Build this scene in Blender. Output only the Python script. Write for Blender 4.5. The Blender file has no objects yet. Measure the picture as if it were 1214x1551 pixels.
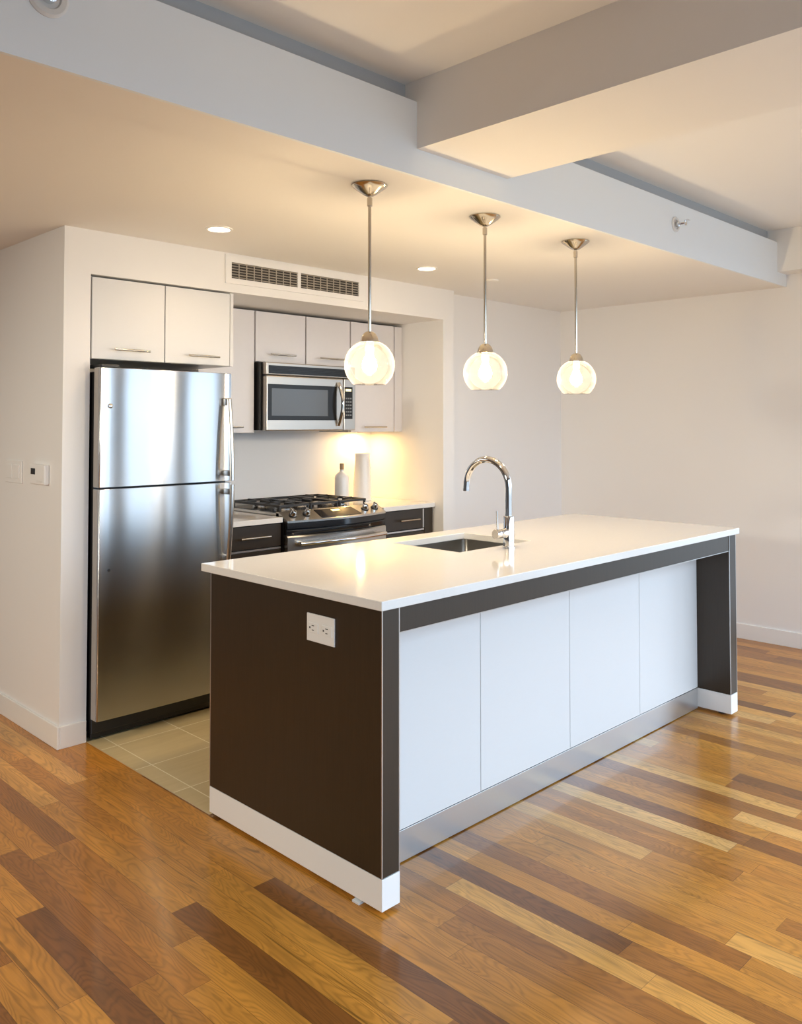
import bpy, bmesh, math, random
from mathutils import Vector, Matrix
random.seed(7)
S = bpy.context.scene
COL = S.collection
PI = math.pi

# ------------------------------------------------------------------ camera
cam = bpy.data.cameras.new('camera')
cam_ob = bpy.data.objects.new('camera', cam)
COL.objects.link(cam_ob)
cam.sensor_fit = 'VERTICAL'
cam.sensor_height = 36.0
cam.lens = 1282.0 * 36.0 / 1551.0
cam.shift_y = -(775.5 - 604.8) / 1551.0
cam.clip_start = 0.02
cam_ob.location = (-1.7372, -1.8068, 1.4340)
cam_ob.rotation_euler = (math.radians(90 + 1.662), 0, math.radians(44.84 - 90))
S.camera = cam_ob

# ------------------------------------------------------------------ exposure
S.view_settings.view_transform = 'Standard'
S.view_settings.look = 'None'
S.view_settings.gamma = 1.0
S.view_settings.exposure = 1.42
S.view_settings.use_curve_mapping = False
S.cycles.max_bounces = 10
S.cycles.diffuse_bounces = 6
S.cycles.transparent_max_bounces = 12
S.cycles.caustics_reflective = False
S.cycles.caustics_refractive = False
S.cycles.sample_clamp_indirect = 6.0
S.cycles.use_denoising = True

# ------------------------------------------------------------------ daylight outside the windows
DAY = 2.04
DAY_COL = (0.615, 0.80, 1.0)
W = bpy.data.worlds.new('World')
S.world = W
W.use_nodes = True
_nt = W.node_tree
_bg = _nt.nodes['Background']
_tc = _nt.nodes.new('ShaderNodeTexCoord')
_sx = _nt.nodes.new('ShaderNodeSeparateXYZ')
_rp = _nt.nodes.new('ShaderNodeValToRGB')
_mr = _nt.nodes.new('ShaderNodeMapRange')
_mr.inputs['From Min'].default_value = -1
_nt.links.new(_tc.outputs['Generated'], _sx.inputs[0])
_nt.links.new(_sx.outputs['Z'], _mr.inputs['Value'])
_nt.links.new(_mr.outputs[0], _rp.inputs[0])
_rp.color_ramp.elements[0].position = 0.47
_rp.color_ramp.elements[0].color = (0.19, 0.225, 0.26, 1)
_rp.color_ramp.elements[1].position = 0.52
_rp.color_ramp.elements[1].color = (*DAY_COL, 1)
_nt.links.new(_rp.outputs[0], _bg.inputs['Color'])
_bg.inputs['Strength'].default_value = DAY

BULB_W = 128.0          # emission strength of the pendant bulbs
SPOT_W = 4.4          # watts of each recessed downlight
HALL_FILL_W = 4.0          # watts of the fill light added in the hall
LEFT_FILL_W = 100.0         # watts of the unseen fill spot added at the left of the room
PUCK_W = 1.05           # watts of the strip under the wall cabinet
WARM = (1.0, 0.75, 0.43)

# ------------------------------------------------------------------ materials
def new_mat(name):
    m = bpy.data.materials.new(name)
    m.use_nodes = True
    return m, m.node_tree, m.node_tree.nodes['Principled BSDF']

def pmat(name, col, rough=0.5, metal=0.0, spec=0.5, coat=0.0, coat_rough=0.1, var=0.0, vscale=6.0, bump=0.0, bscale=200.0, aniso=0.0, arot=0.0, stretch=None):
    m, nt, b = new_mat(name)
    b.inputs['Base Color'].default_value = (*col, 1)
    b.inputs['Roughness'].default_value = rough
    b.inputs['Metallic'].default_value = metal
    b.inputs['Specular IOR Level'].default_value = spec
    b.inputs['Coat Weight'].default_value = coat
    b.inputs['Coat Roughness'].default_value = coat_rough
    tc = nt.nodes.new('ShaderNodeTexCoord')
    mp = nt.nodes.new('ShaderNodeMapping')
    if stretch: mp.inputs['Scale'].default_value = stretch
    nt.links.new(tc.outputs['Object'], mp.inputs[0])
    if var > 0:
        n = nt.nodes.new('ShaderNodeTexNoise')
        n.inputs['Scale'].default_value = vscale
        n.inputs['Detail'].default_value = 4
        nt.links.new(mp.outputs[0], n.inputs['Vector'])
        mx = nt.nodes.new('ShaderNodeMix'); mx.data_type = 'RGBA'
        mx.inputs['A'].default_value = (*[c * (1 - var) for c in col], 1)
        mx.inputs['B'].default_value = (*[min(1, c * (1 + var)) for c in col], 1)
        nt.links.new(n.outputs['Fac'], mx.inputs['Factor'])
        nt.links.new(mx.outputs['Result'], b.inputs['Base Color'])
    if bump > 0:
        n = nt.nodes.new('ShaderNodeTexNoise')
        n.inputs['Scale'].default_value = bscale
        nt.links.new(mp.outputs[0], n.inputs['Vector'])
        bp = nt.nodes.new('ShaderNodeBump')
        bp.inputs['Strength'].default_value = bump
        bp.inputs['Distance'].default_value = 0.002
        nt.links.new(n.outputs['Fac'], bp.inputs['Height'])
        nt.links.new(bp.outputs[0], b.inputs['Normal'])
    if aniso > 0:
        b.inputs['Anisotropic'].default_value = aniso
        b.inputs['Anisotropic Rotation'].default_value = arot
        t = nt.nodes.new('ShaderNodeTangent')
        t.direction_type = 'RADIAL'; t.axis = 'Z'
        nt.links.new(t.outputs[0], b.inputs['Tangent'])
    return m

def emat(name, col, strength):
    m, nt, b = new_mat(name)
    b.inputs['Base Color'].default_value = (0.9, 0.9, 0.88, 1)
    b.inputs['Emission Color'].default_value = (*col, 1)
    b.inputs['Emission Strength'].default_value = strength
    return m

class NB:
    """small node-graph builder"""
    def __init__(s, nt): s.nt = nt
    def math(s, op, a, b=None, c=None):
        n = s.nt.nodes.new('ShaderNodeMath'); n.operation = op
        for i, v in enumerate((a, b, c)):
            if v is None: continue
            if isinstance(v, (int, float)): n.inputs[i].default_value = v
            else: s.nt.links.new(v, n.inputs[i])
        return n.outputs[0]
    def comb(s, x, y, z):
        n = s.nt.nodes.new('ShaderNodeCombineXYZ')
        for i, v in enumerate((x, y, z)):
            if isinstance(v, (int, float)): n.inputs[i].default_value = v
            else: s.nt.links.new(v, n.inputs[i])
        return n.outputs[0]
    def white(s, vec):
        n = s.nt.nodes.new('ShaderNodeTexWhiteNoise'); n.noise_dimensions = '3D'
        s.nt.links.new(vec, n.inputs['Vector']); return n.outputs['Value'], n.outputs['Color']
    def noise(s, vec, scale, detail=3, rough=0.5, dist=0.0):
        n = s.nt.nodes.new('ShaderNodeTexNoise')
        n.inputs['Scale'].default_value = scale; n.inputs['Detail'].default_value = detail
        n.inputs['Roughness'].default_value = rough; n.inputs['Distortion'].default_value = dist
        s.nt.links.new(vec, n.inputs['Vector']); return n.outputs['Fac']
    def ramp(s, fac, stops):
        n = s.nt.nodes.new('ShaderNodeValToRGB')
        el = n.color_ramp.elements
        while len(el) < len(stops): el.new(0.5)
        for e, (p, c) in zip(el, stops): e.position = p; e.color = (*c, 1)
        s.nt.links.new(fac, n.inputs[0]); return n.outputs[0]
    def mix(s, fac, a, b, mode='MIX'):
        n = s.nt.nodes.new('ShaderNodeMix'); n.data_type = 'RGBA'; n.blend_type = mode
        for k, v in (('Factor', fac), ('A', a), ('B', b)):
            if isinstance(v, (int, float)): n.inputs[k].default_value = v
            elif isinstance(v, tuple): n.inputs[k].default_value = (*v, 1)
            else: s.nt.links.new(v, n.inputs[k])
        return n.outputs['Result']

def wood_floor_mat():
    m, nt, b = new_mat('oak_strip_floor')
    g = NB(nt)
    tc = nt.nodes.new('ShaderNodeTexCoord')
    sp = nt.nodes.new('ShaderNodeSeparateXYZ')
    nt.links.new(tc.outputs['Object'], sp.inputs[0])
    x, y = sp.outputs['X'], sp.outputs['Y']
    PW = 0.083
    xr = g.math('DIVIDE', g.math('ADD', x, 20.0), PW)
    row = g.math('FLOOR', xr)
    fx = g.math('FRACT', xr)
    rv, rc = g.white(g.comb(row, 3.3, 7.1))
    rv2, _ = g.white(g.comb(row, 11.7, 2.9))
    ln = g.math('ADD', 0.55, g.math('MULTIPLY', rv2, 0.75))
    yr = g.math('DIVIDE', g.math('ADD', g.math('ADD', y, 30.0), g.math('MULTIPLY', rv, 3.0)), ln)
    seg = g.math('FLOOR', yr)
    fy = g.math('FRACT', yr)
    pv, pc = g.white(g.comb(row, seg, 1.7))
    pv2, _ = g.white(g.comb(row, seg, 9.2))
    pv3, _ = g.white(g.comb(row, seg, 4.4))
    # base tone of each plank
    tone = g.ramp(pv, [(0.0, (0.20, 0.070, 0.014)), (0.12, (0.34, 0.126, 0.020)), (0.42, (0.52, 0.210, 0.028)),
                       (0.80, (0.61, 0.268, 0.041)), (0.94, (0.70, 0.350, 0.078)), (1.0, (0.76, 0.44, 0.15))])
    # cathedral grain: contour lines of a stretched noise field, different in each plank
    off = g.math('MULTIPLY', pv2, 37.0)
    gv = g.comb(g.math('ADD', g.math('MULTIPLY', x, 7.5), off), g.math('ADD', g.math('MULTIPLY', y, 1.15), off), pv3)
    field = g.noise(gv, 1.6, 2.0, 0.45, 0.4)
    lines = g.math('SINE', g.math('MULTIPLY', field, 150.0))
    lines = g.math('POWER', g.math('MULTIPLY', g.math('ADD', lines, 1.0), 0.5), 2.0)
    fine = g.noise(g.comb(g.math('MULTIPLY', x, 130.0), g.math('MULTIPLY', y, 5.0), pv), 1.0, 3.0, 0.6)
    broad = g.noise(g.comb(g.math('ADD', g.math('MULTIPLY', x, 9.0), off), g.math('MULTIPLY', y, 1.3), pv2), 1.2, 2.0, 0.5, 1.2)
    knots = g.noise(g.comb(g.math('ADD', g.math('MULTIPLY', x, 13.0), off), g.math('ADD', g.math('MULTIPLY', y, 2.6), off), pv3), 1.0, 3.0, 0.6, 1.0)
    gs = g.math('ADD', g.math('MULTIPLY', lines, 0.22), g.math('MULTIPLY', fine, 0.40))
    dark = g.math('SUBTRACT', 1.16, gs)
    dark = g.math('MULTIPLY', dark, g.math('ADD', 0.58, g.math('MULTIPLY', broad, 0.80)))
    kn = nt.nodes.new('ShaderNodeMapRange')
    kn.inputs['From Min'].default_value = 0.66; kn.inputs['From Max'].default_value = 0.80
    kn.inputs['To Min'].default_value = 1.0; kn.inputs['To Max'].default_value = 0.30
    nt.links.new(knots, kn.inputs['Value'])
    dark = g.math('MULTIPLY', dark, kn.outputs[0])
    # thin mineral streaks that run with the grain on some planks
    sk = g.noise(g.comb(g.math('ADD', g.math('MULTIPLY', x, 55.0), off), g.math('ADD', g.math('MULTIPLY', y, 1.6), off), pv), 1.0, 2.0, 0.5, 0.6)
    sm = nt.nodes.new('ShaderNodeMapRange')
    sm.inputs['From Min'].default_value = 0.66; sm.inputs['From Max'].default_value = 0.74
    sm.inputs['To Min'].default_value = 1.0; sm.inputs['To Max'].default_value = 0.50
    nt.links.new(g.math('MULTIPLY', sk, g.math('ADD', 0.80, g.math('MULTIPLY', pv3, 0.25))), sm.inputs['Value'])
    dark = g.math('MULTIPLY', dark, sm.outputs[0])
    gx = g.math('LESS_THAN', g.math('ABSOLUTE', g.math('SUBTRACT', fx, 0.5)), 0.488)
    ey = g.math('MULTIPLY', fy, ln)
    gy = g.math('GREATER_THAN', ey, 0.0016)
    seam = g.math('MULTIPLY', gx, gy)
    dark = g.math('MULTIPLY', dark, g.math('ADD', 0.55, g.math('MULTIPLY', seam, 0.45)))
    vec = g.comb(dark, dark, dark)
    col = g.mix(1.0, tone, vec, 'MULTIPLY')
    nt.links.new(col, b.inputs['Base Color'])
    b.inputs['Roughness'].default_value = 0.34
    b.inputs['Specular IOR Level'].default_value = 0.30
    b.inputs['Coat Weight'].default_value = 0.34
    b.inputs['Coat Roughness'].default_value = 0.12
    bp = nt.nodes.new('ShaderNodeBump')
    bp.inputs['Strength'].default_value = 0.25; bp.inputs['Distance'].default_value = 0.0006
    nt.links.new(dark, bp.inputs['Height'])
    nt.links.new(bp.outputs[0], b.inputs['Normal'])
    return m

def tile_mat():
    m, nt, b = new_mat('porcelain_tile')
    g = NB(nt)
    tc = nt.nodes.new('ShaderNodeTexCoord')
    sp = nt.nodes.new('ShaderNodeSeparateXYZ')
    nt.links.new(tc.outputs['Object'], sp.inputs[0])
    x, y = sp.outputs['X'], sp.outputs['Y']
    T = 0.305
    xr = g.math('DIVIDE', g.math('ADD', x, 3.05), T)
    yr = g.math('DIVIDE', g.math('ADD', y, 3.05 - 0.015), T)
    fx, fy = g.math('FRACT', xr), g.math('FRACT', yr)
    pv, _ = g.white(g.comb(g.math('FLOOR', xr), g.math('FLOOR', yr), 2.0))
    st = g.noise(g.comb(g.math('MULTIPLY', x, 4.0), g.math('MULTIPLY', y, 42.0), pv), 1.0, 4.0, 0.6)
    v = g.math('ADD', g.math('MULTIPLY', st, 0.5), g.math('MULTIPLY', pv, 0.25))
    col = g.ramp(v, [(0.1, (0.50, 0.40, 0.21)), (0.6, (0.64, 0.53, 0.31))])
    ex = g.math('LESS_THAN', g.math('ABSOLUTE', g.math('SUBTRACT', fx, 0.5)), 0.4925)
    ey = g.math('LESS_THAN', g.math('ABSOLUTE', g.math('SUBTRACT', fy, 0.5)), 0.4925)
    s = g.math('MULTIPLY', ex, ey)
    c2 = g.mix(s, (0.84, 0.78, 0.60), col)
    nt.links.new(c2, b.inputs['Base Color'])
    b.inputs['Roughness'].default_value = 0.38
    return m

def seeded_glass_mat():
    """thin blown glass: clear with a little haze and seeds that catch the bulb's light"""
    m = bpy.data.materials.new('seeded_glass'); m.use_nodes = True
    nt = m.node_tree
    for n in list(nt.nodes): nt.nodes.remove(n)
    g = NB(nt)
    out = nt.nodes.new('ShaderNodeOutputMaterial')
    tr = nt.nodes.new('ShaderNodeBsdfTransparent'); tr.inputs[0].default_value = (0.97, 0.96, 0.94, 1)
    gl = nt.nodes.new('ShaderNodeBsdfGlossy'); gl.inputs['Roughness'].default_value = 0.03
    tl = nt.nodes.new('ShaderNodeBsdfTranslucent'); tl.inputs[0].default_value = (0.90, 0.91, 1.0, 1)
    tc = nt.nodes.new('ShaderNodeTexCoord')
    nz = g.noise(tc.outputs['Object'], 42.0, 4.0, 0.65, 0.6)
    lw = nt.nodes.new('ShaderNodeLayerWeight'); lw.inputs['Blend'].default_value = 0.5
    edge = g.math('POWER', lw.outputs['Facing'], 3.0)
    seeds = g.math('MULTIPLY', g.math('POWER', nz, 2.5), 0.24)
    haze = g.math('MULTIPLY', g.math('ADD', g.math('ADD', 0.028, seeds), g.math('MULTIPLY', edge, 0.42)), 0.26)
    m1 = nt.nodes.new('ShaderNodeMixShader'); nt.links.new(haze, m1.inputs[0])
    nt.links.new(tr.outputs[0], m1.inputs[1]); nt.links.new(tl.outputs[0], m1.inputs[2])
    fr = nt.nodes.new('ShaderNodeFresnel'); fr.inputs[0].default_value = 1.35
    m2 = nt.nodes.new('ShaderNodeMixShader'); nt.links.new(g.math('MULTIPLY', fr.outputs[0], 0.8), m2.inputs[0])
    nt.links.new(m1.outputs[0], m2.inputs[1]); nt.links.new(gl.outputs[0], m2.inputs[2])
    nt.links.new(m2.outputs[0], out.inputs[0])
    return m

M = {}
M['wall'] = pmat('wall_paint', (0.84, 0.825, 0.815), 0.55, bump=0.05, bscale=350, spec=0.35)
M['ceiling'] = pmat('ceiling_paint', (0.87, 0.85, 0.82), 0.7, spec=0.25, bump=0.04, bscale=300)
M['grey_wall'] = pmat('low_bounce_grey', (0.22, 0.22, 0.22), 0.6)  # dark grey given to unseen walls to cut bounced light
M['reveal'] = pmat('reveal_grey', (0.47, 0.49, 0.51), 0.7, spec=0.25)  # even grey, darker than the face below it
M['fascia'] = pmat('fascia_daylight_tint', (0.84, 0.885, 0.92), 0.7, spec=0.25, bump=0.04, bscale=300)  # cool tint puts the bluish daylight into the face's colour
M['trim'] = pmat('trim_paint', (0.86, 0.85, 0.83), 0.35)
M['floor'] = wood_floor_mat()
M['tile'] = tile_mat()
M['white_lam'] = pmat('white_laminate', (0.70, 0.70, 0.70), 0.32, spec=0.5, var=0.015, vscale=40, stretch=(1, 1, 12))
M['upper_lam'] = pmat('pale_laminate', (0.76, 0.73, 0.73), 0.28, spec=0.5, var=0.015, vscale=30)
M['wenge'] = pmat('wenge_laminate', (0.030, 0.019, 0.010), 0.34, spec=0.55, var=0.30, vscale=7, stretch=(26, 26, 1.0), bump=0.05, bscale=30)
M['walnut'] = pmat('brown_laminate', (0.14, 0.092, 0.042), 0.4, var=0.25, vscale=7, stretch=(26, 26, 1.0))
M['edge'] = pmat('aluminium_edge_band', (0.62, 0.61, 0.60), 0.28, metal=0.9)
M['plinth'] = pmat('white_plinth', (0.86, 0.85, 0.83), 0.30, spec=0.6)
M['kick'] = pmat('brushed_aluminium_kick', (0.66, 0.67, 0.68), 0.28, metal=0.9)
M['quartz'] = pmat('white_quartz', (0.80, 0.78, 0.75), 0.09, spec=0.55, var=0.03, vscale=120)
M['steel'] = pmat('brushed_steel', (0.50, 0.50, 0.50), 0.17, metal=1.0, aniso=1.0, arot=0.25, bump=0.10, bscale=3.2)
M['steel_plain'] = pmat('satin_steel', (0.58, 0.57, 0.55), 0.27, metal=1.0, var=0.05, vscale=60, stretch=(1, 1, 40))
M['warm_steel'] = pmat('microwave_steel', (0.50, 0.46, 0.41), 0.36, metal=1.0, var=0.04, vscale=60, stretch=(1, 1, 40))
M['soft_black'] = pmat('microwave_black', (0.014, 0.013, 0.012), 0.28, spec=0.3)
M['door_edge'] = pmat('grey_door_edge', (0.40, 0.37, 0.34), 0.4, metal=0.4)
M['chrome'] = pmat('polished_chrome', (0.78, 0.78, 0.78), 0.05, metal=1.0)
M['nickel'] = pmat('polished_nickel', (0.60, 0.54, 0.45), 0.16, metal=1.0)
M['black'] = pmat('black_plastic', (0.012, 0.012, 0.013), 0.4)
M['gloss_black'] = pmat('black_enamel', (0.010, 0.011, 0.014), 0.12, spec=0.6)
M['dark_glass'] = pmat('oven_glass', (0.02, 0.021, 0.022), 0.06, spec=0.7)
M['mesh_glass'] = pmat('microwave_glass', (0.09, 0.09, 0.088), 0.22, spec=0.6)
M['iron'] = pmat('cast_iron', (0.025, 0.022, 0.02), 0.42, spec=0.5, bump=0.1, bscale=300)
M['dark'] = pmat('dark_carcass', (0.03, 0.026, 0.022), 0.6)
M['plastic'] = pmat('white_plastic', (0.78, 0.77, 0.75), 0.3)
M['slot'] = pmat('dark_slot', (0.06, 0.06, 0.06), 0.5)
M['ceramic'] = pmat('white_ceramic', (0.84, 0.82, 0.79), 0.2, var=0.02)
M['cork'] = pmat('tan_stopper', (0.42, 0.28, 0.16), 0.6, var=0.15, vscale=80)
M['sink'] = pmat('sink_steel', (0.32, 0.29, 0.25), 0.3, metal=1.0)
M['glass'] = seeded_glass_mat()
M['bulb'] = emat('bulb_glow', WARM, BULB_W)
M['lens'] = emat('downlight_lens', (1.0, 0.84, 0.62), 7.0)
M['led'] = emat('display_glow', (1.0, 0.75, 0.12), 1.2)
M['window_frame'] = pmat('window_frame_paint', (0.20, 0.21, 0.22), 0.4)
M['clear'] = pmat('clear_plastic', (0.7, 0.72, 0.72), 0.2)

# ------------------------------------------------------------------ mesh helpers
def box(bm, x0, x1, y0, y1, z0, z1, bev=0.0, seg=2):
    vs = [bm.verts.new((x, y, z)) for x in (x0, x1) for y in (y0, y1) for z in (z0, z1)]
    idx = [(0, 1, 3, 2), (4, 6, 7, 5), (0, 4, 5, 1), (2, 3, 7, 6), (0, 2, 6, 4), (1, 5, 7, 3)]
    fs = [bm.faces.new([vs[i] for i in f]) for f in idx]
    if bev > 0:
        es = list({e for f in fs for e in f.edges})
        bmesh.ops.bevel(bm, geom=es, offset=bev, segments=seg, affect='EDGES', profile=0.5)

def lathe(bm, prof, c, n=32, ax='z', cap0=True, cap1=True):
    """prof: list of (r, h) along the axis from c"""
    rings = []
    for r, h in prof:
        ring = []
        for i in range(n):
            a = 2 * PI * i / n
            p = (r * math.cos(a), r * math.sin(a), h)
            if ax == 'x': p = (p[2], p[0], p[1])
            if ax == 'y': p = (p[1], p[2], p[0])
            ring.append(bm.verts.new(Vector(c) + Vector(p)))
        rings.append(ring)
    for a, b in zip(rings, rings[1:]):
        for i in range(n):
            bm.faces.new((a[i], a[(i + 1) % n], b[(i + 1) % n], b[i]))
    if cap0: bm.faces.new(rings[0][::-1])
    if cap1: bm.faces.new(rings[-1])

def tube(bm, pts, r, n=16, caps=True, flat=1.0):
    """tube along points; r number or list; flat squashes across the second axis"""
    pts = [Vector(p) for p in pts]
    rings = []
    up = None
    for i, p in enumerate(pts):
        t = (pts[min(i + 1, len(pts) - 1)] - pts[max(i - 1, 0)]).normalized()
        if up is None:
            up = Vector((0, 0, 1)) if abs(t.z) < 0.9 else Vector((1, 0, 0))
        s = t.cross(up).normalized(); u = s.cross(t).normalized(); up = u
        rr = r[i] if isinstance(r, (list, tuple)) else r
        rings.append([bm.verts.new(p + rr * (math.cos(2 * PI * k / n) * s + flat * math.sin(2 * PI * k / n) * u)) for k in range(n)])
    for a, b in zip(rings, rings[1:]):
        for k in range(n):
            bm.faces.new((a[k], a[(k + 1) % n], b[(k + 1) % n], b[k]))
    if caps:
        bm.faces.new(rings[0][::-1]); bm.faces.new(rings[-1])

def prism_xz(bm, poly, y0, y1):
    a = [bm.verts.new((x, y0, z)) for x, z in poly]; b = [bm.verts.new((x, y1, z)) for x, z in poly]
    bm.faces.new(a); bm.faces.new(b[::-1])
    n = len(poly)
    for i in range(n): bm.faces.new((a[i], b[i], b[(i + 1) % n], a[(i + 1) % n]))

def world_loc(o):
    v = Vector(o.location)
    while o.parent: o = o.parent; v += Vector(o.location)
    return v

def obj(name, bm, mat, parent=None, smooth=False, label=None, angle=40):
    """geometry is given in room coordinates; the object is placed under its parent"""
    if parent: off = world_loc(parent)
    else:
        vs = [v.co for v in bm.verts]
        off = Vector(((min(v.x for v in vs) + max(v.x for v in vs)) / 2, (min(v.y for v in vs) + max(v.y for v in vs)) / 2, min(v.z for v in vs)))
    bmesh.ops.recalc_face_normals(bm, faces=bm.faces)
    for v in bm.verts: v.co -= off
    me = bpy.data.meshes.new(name)
    bm.to_mesh(me); bm.free()
    me.materials.append(mat)
    if smooth:
        for p in me.polygons: p.use_smooth = True
        try: me.set_sharp_from_angle(angle=math.radians(angle))
        except Exception: pass
    o = bpy.data.objects.new(name, me)
    COL.objects.link(o)
    if parent: o.parent = parent
    else: o.location = off
    if label: o['label'] = label
    return o

def B(*a, **k):
    bm = bmesh.new(); box(bm, *a, **k); return bm

def boxes(lst, bev=0.0):
    bm = bmesh.new()
    for b in lst: box(bm, *b, bev=bev)
    return bm

def tag(o, label, cat, group=None):
    o['label'] = label; o['category'] = cat
    if group: o['group'] = group
    return o

def thing(name, loc, label, cat, group=None):
    o = bpy.data.objects.new(name, None); COL.objects.link(o)
    o.empty_display_size = 0.05
    o.location = loc
    return tag(o, label, cat, group)

def struct(name, bm, mat, parent=None):
    o = obj(name, bm, mat, parent)
    o['kind'] = 'structure'
    return o

def copy_tree(o, parent=None):
    c = o.copy(); COL.objects.link(c); c.parent = parent
    for ch in list(o.children): copy_tree(ch, c)
    return c

# ------------------------------------------------------------------ the room
YW, YN, YB = 1.925, 2.62, 2.028       # kitchen wall face, alcove back, wall beyond the kitchen
ZK, ZH = 2.325, 2.674                 # dropped kitchen ceiling, living room ceiling
XR, XL, YS, YF = 3.918, -4.6, -2.5, 6.0   # right wall, left, window wall, end of the hall
YS0 = 0.282                           # face of the dropped ceiling
T = 0.12

struct('floor', boxes([(XL, 0.0, YS, YF, -0.06, 0), (0.0, XR, YS, 0.912, -0.06, 0), (2.60, XR, 0.912, YB, -0.06, 0)]), M['floor'])
struct('floor_kitchen', B(0.004, 2.596, 0.916, YN, -0.06, 0.0), M['tile'])
struct('trim_1', boxes([(0.0, 0.004, 0.916, YN, -0.06, 0.001), (0.0, 2.60, 0.912, 0.916, -0.06, 0.001)]), pmat('threshold_strip', (0.55, 0.45, 0.28), 0.4))
struct('ceiling', B(XL, XR, YS, YS0 + 0.06, ZH, ZH + 0.1), M['ceiling'])
# dropped kitchen ceiling with its vertical face; the top of the face is set back
struct('ceiling_kitchen', B(XL, XR, YS0 + 0.013, YF, ZK, 2.5947), M['ceiling'])
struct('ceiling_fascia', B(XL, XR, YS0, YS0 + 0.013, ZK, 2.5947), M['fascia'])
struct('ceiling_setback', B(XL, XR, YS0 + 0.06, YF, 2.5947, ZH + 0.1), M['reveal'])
struct('ceiling_beam', boxes([(0.4448, 0.9722, YS, YS0, 2.4238, ZH), (0.4448, 0.9722, YS0, YS0 + 0.06, 2.5947, ZH)]), M['ceiling'])
struct('ceiling_beam_right', boxes([(3.77, XR, YS, YS0, 2.404, ZH), (3.77, XR, YS0, YS0 + 0.06, 2.5947, ZH)]), M['ceiling'])

struct('wall_left', B(-0.124, 0.0, YW, YF, 0, ZK), M['wall'])
struct('wall_header', B(0.0, 2.518, YW, YN, 2.122, ZK), M['wall'])
struct('wall_alcove', B(0.0, 2.518, YN, YN + T, 0, ZK), M['wall'])
struct('wall_pier', boxes([(2.4096, 2.518, YW, YN, 0, 2.122)]), M['wall'])
struct('wall_back', B(2.518, XR, YB, YB + T, 0, ZK), M['wall'])
struct('wall_hall', B(XL, -0.124, YF, YF + T, 0, ZK), M['wall'])
# outer walls with window openings
WZ0, WZ1 = 0.06, 2.40
south = [(-2.0, -0.5), (-0.3, 3.86)]
posts = {0: [(-1.3, -1.2)], 1: [(0.72, 0.86), (1.94, 2.12), (2.98, 3.18)]}
east = [(-2.4, -1.5), (-1.4, -0.45)]
def pierced(axis, lo, hi, opens, p0, p1, zt):
    l = []
    cur = lo
    for a, b in opens:
        l.append((cur, a, 0, zt)); l.append((a, b, 0, WZ0)); l.append((a, b, WZ1, zt)); cur = b
    l.append((cur, hi, 0, zt))
    return boxes([((a, b, p0, p1, z0, z1) if axis == 'x' else (p0, p1, a, b, z0, z1)) for a, b, z0, z1 in l])
struct('wall_south', pierced('x', XL, XR + T, south, YS - T, YS, ZH), M['grey_wall'])
struct('wall_right', pierced('y', YS, YB + T, east, XR, XR + T, ZH), M['wall'])
struct('wall_west', B(XL - T, XL, YS, YF, 0, ZH), M['grey_wall'])
wn = 0
def window(axis, a, b, p, mull=()):
    global wn
    wn += 1
    f = 0.05
    mid = (a + b) / 2
    L = [(a, a + f, WZ0, WZ1), (b - f, b, WZ0, WZ1), (a + f, b - f, WZ0, WZ0 + f), (a + f, b - f, WZ1 - f, WZ1), *[(u0, u1, WZ0 + f, WZ1 - f) for u0, u1 in mull]]
    bm = boxes([((u0, u1, p - 0.03, p + 0.03, z0, z1) if axis == 'x' else (p - 0.03, p + 0.03, u0, u1, z0, z1)) for u0, u1, z0, z1 in L])
    struct('window_%d' % wn, bm, M['window_frame'])
    ld = bpy.data.lights.new('daylight_portal', 'AREA')
    ld.shape = 'RECTANGLE'; ld.size = b - a; ld.size_y = WZ1 - WZ0
    ld.cycles.is_portal = True
    lo = bpy.data.objects.new('daylight_portal', ld); COL.objects.link(lo)
    zc = (WZ0 + WZ1) / 2
    if axis == 'x':
        lo.location = (mid, p - 0.08, zc); lo.rotation_euler = (math.radians(90), 0, 0); 
    else:
        lo.location = (p + 0.08, mid, zc); lo.rotation_euler = (math.radians(90), 0, math.radians(90))
for i, (a, b) in enumerate(south): window('x', a, b, YS - T / 2, posts[i])
for a, b in east: window('y', a, b, XR + T / 2)

# fill lights added out of the frame to brighten the left side; no fixtures
def fill_point(x, y, z, zc, watts):
    ld = bpy.data.lights.new('hall_fill', 'POINT')
    ld.energy = watts; ld.color = (1.0, 1.0, 0.93); ld.shadow_soft_size = 0.16
    o = bpy.data.objects.new('hall_fill', ld); COL.objects.link(o); o.location = (x, y, z)
fill_point(-2.3, 3.4, 1.35, ZK, HALL_FILL_W)
_ld = bpy.data.lights.new('left_fill_beam', 'SPOT')
_ld.energy = LEFT_FILL_W; _ld.color = (1.0, 0.95, 0.80); _ld.shadow_soft_size = 0.16; _ld.spot_size = math.radians(80); _ld.spot_blend = 0.9
_lo = bpy.data.objects.new('left_fill_beam', _ld); COL.objects.link(_lo); _lo.location = (-3.7, 0.9, 1.9)
_lo.rotation_euler = (Vector((-0.3, 1.5, 0.35)) - Vector(_lo.location)).to_track_quat('-Z', 'Y').to_euler()

# baseboards
BH = 0.099
def bboard(name, x0, x1, y0, y1):
    bm = bmesh.new(); box(bm, x0, x1, y0, y1, 0, BH, bev=0.003); struct(name, bm, M['trim'])
bboard('baseboard_left', -0.136, -0.124, YW - 0.012, YF)
bboard('baseboard_pier', -0.124, -0.003, YW - 0.012, YW)
bboard('baseboard_right', XR - 0.012, XR, YS, YB)
bboard('baseboard_back', 2.518, XR - 0.012, YB - 0.012, YB)
bboard('baseboard_hall', XL, -0.136, YF - 0.012, YF)

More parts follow.
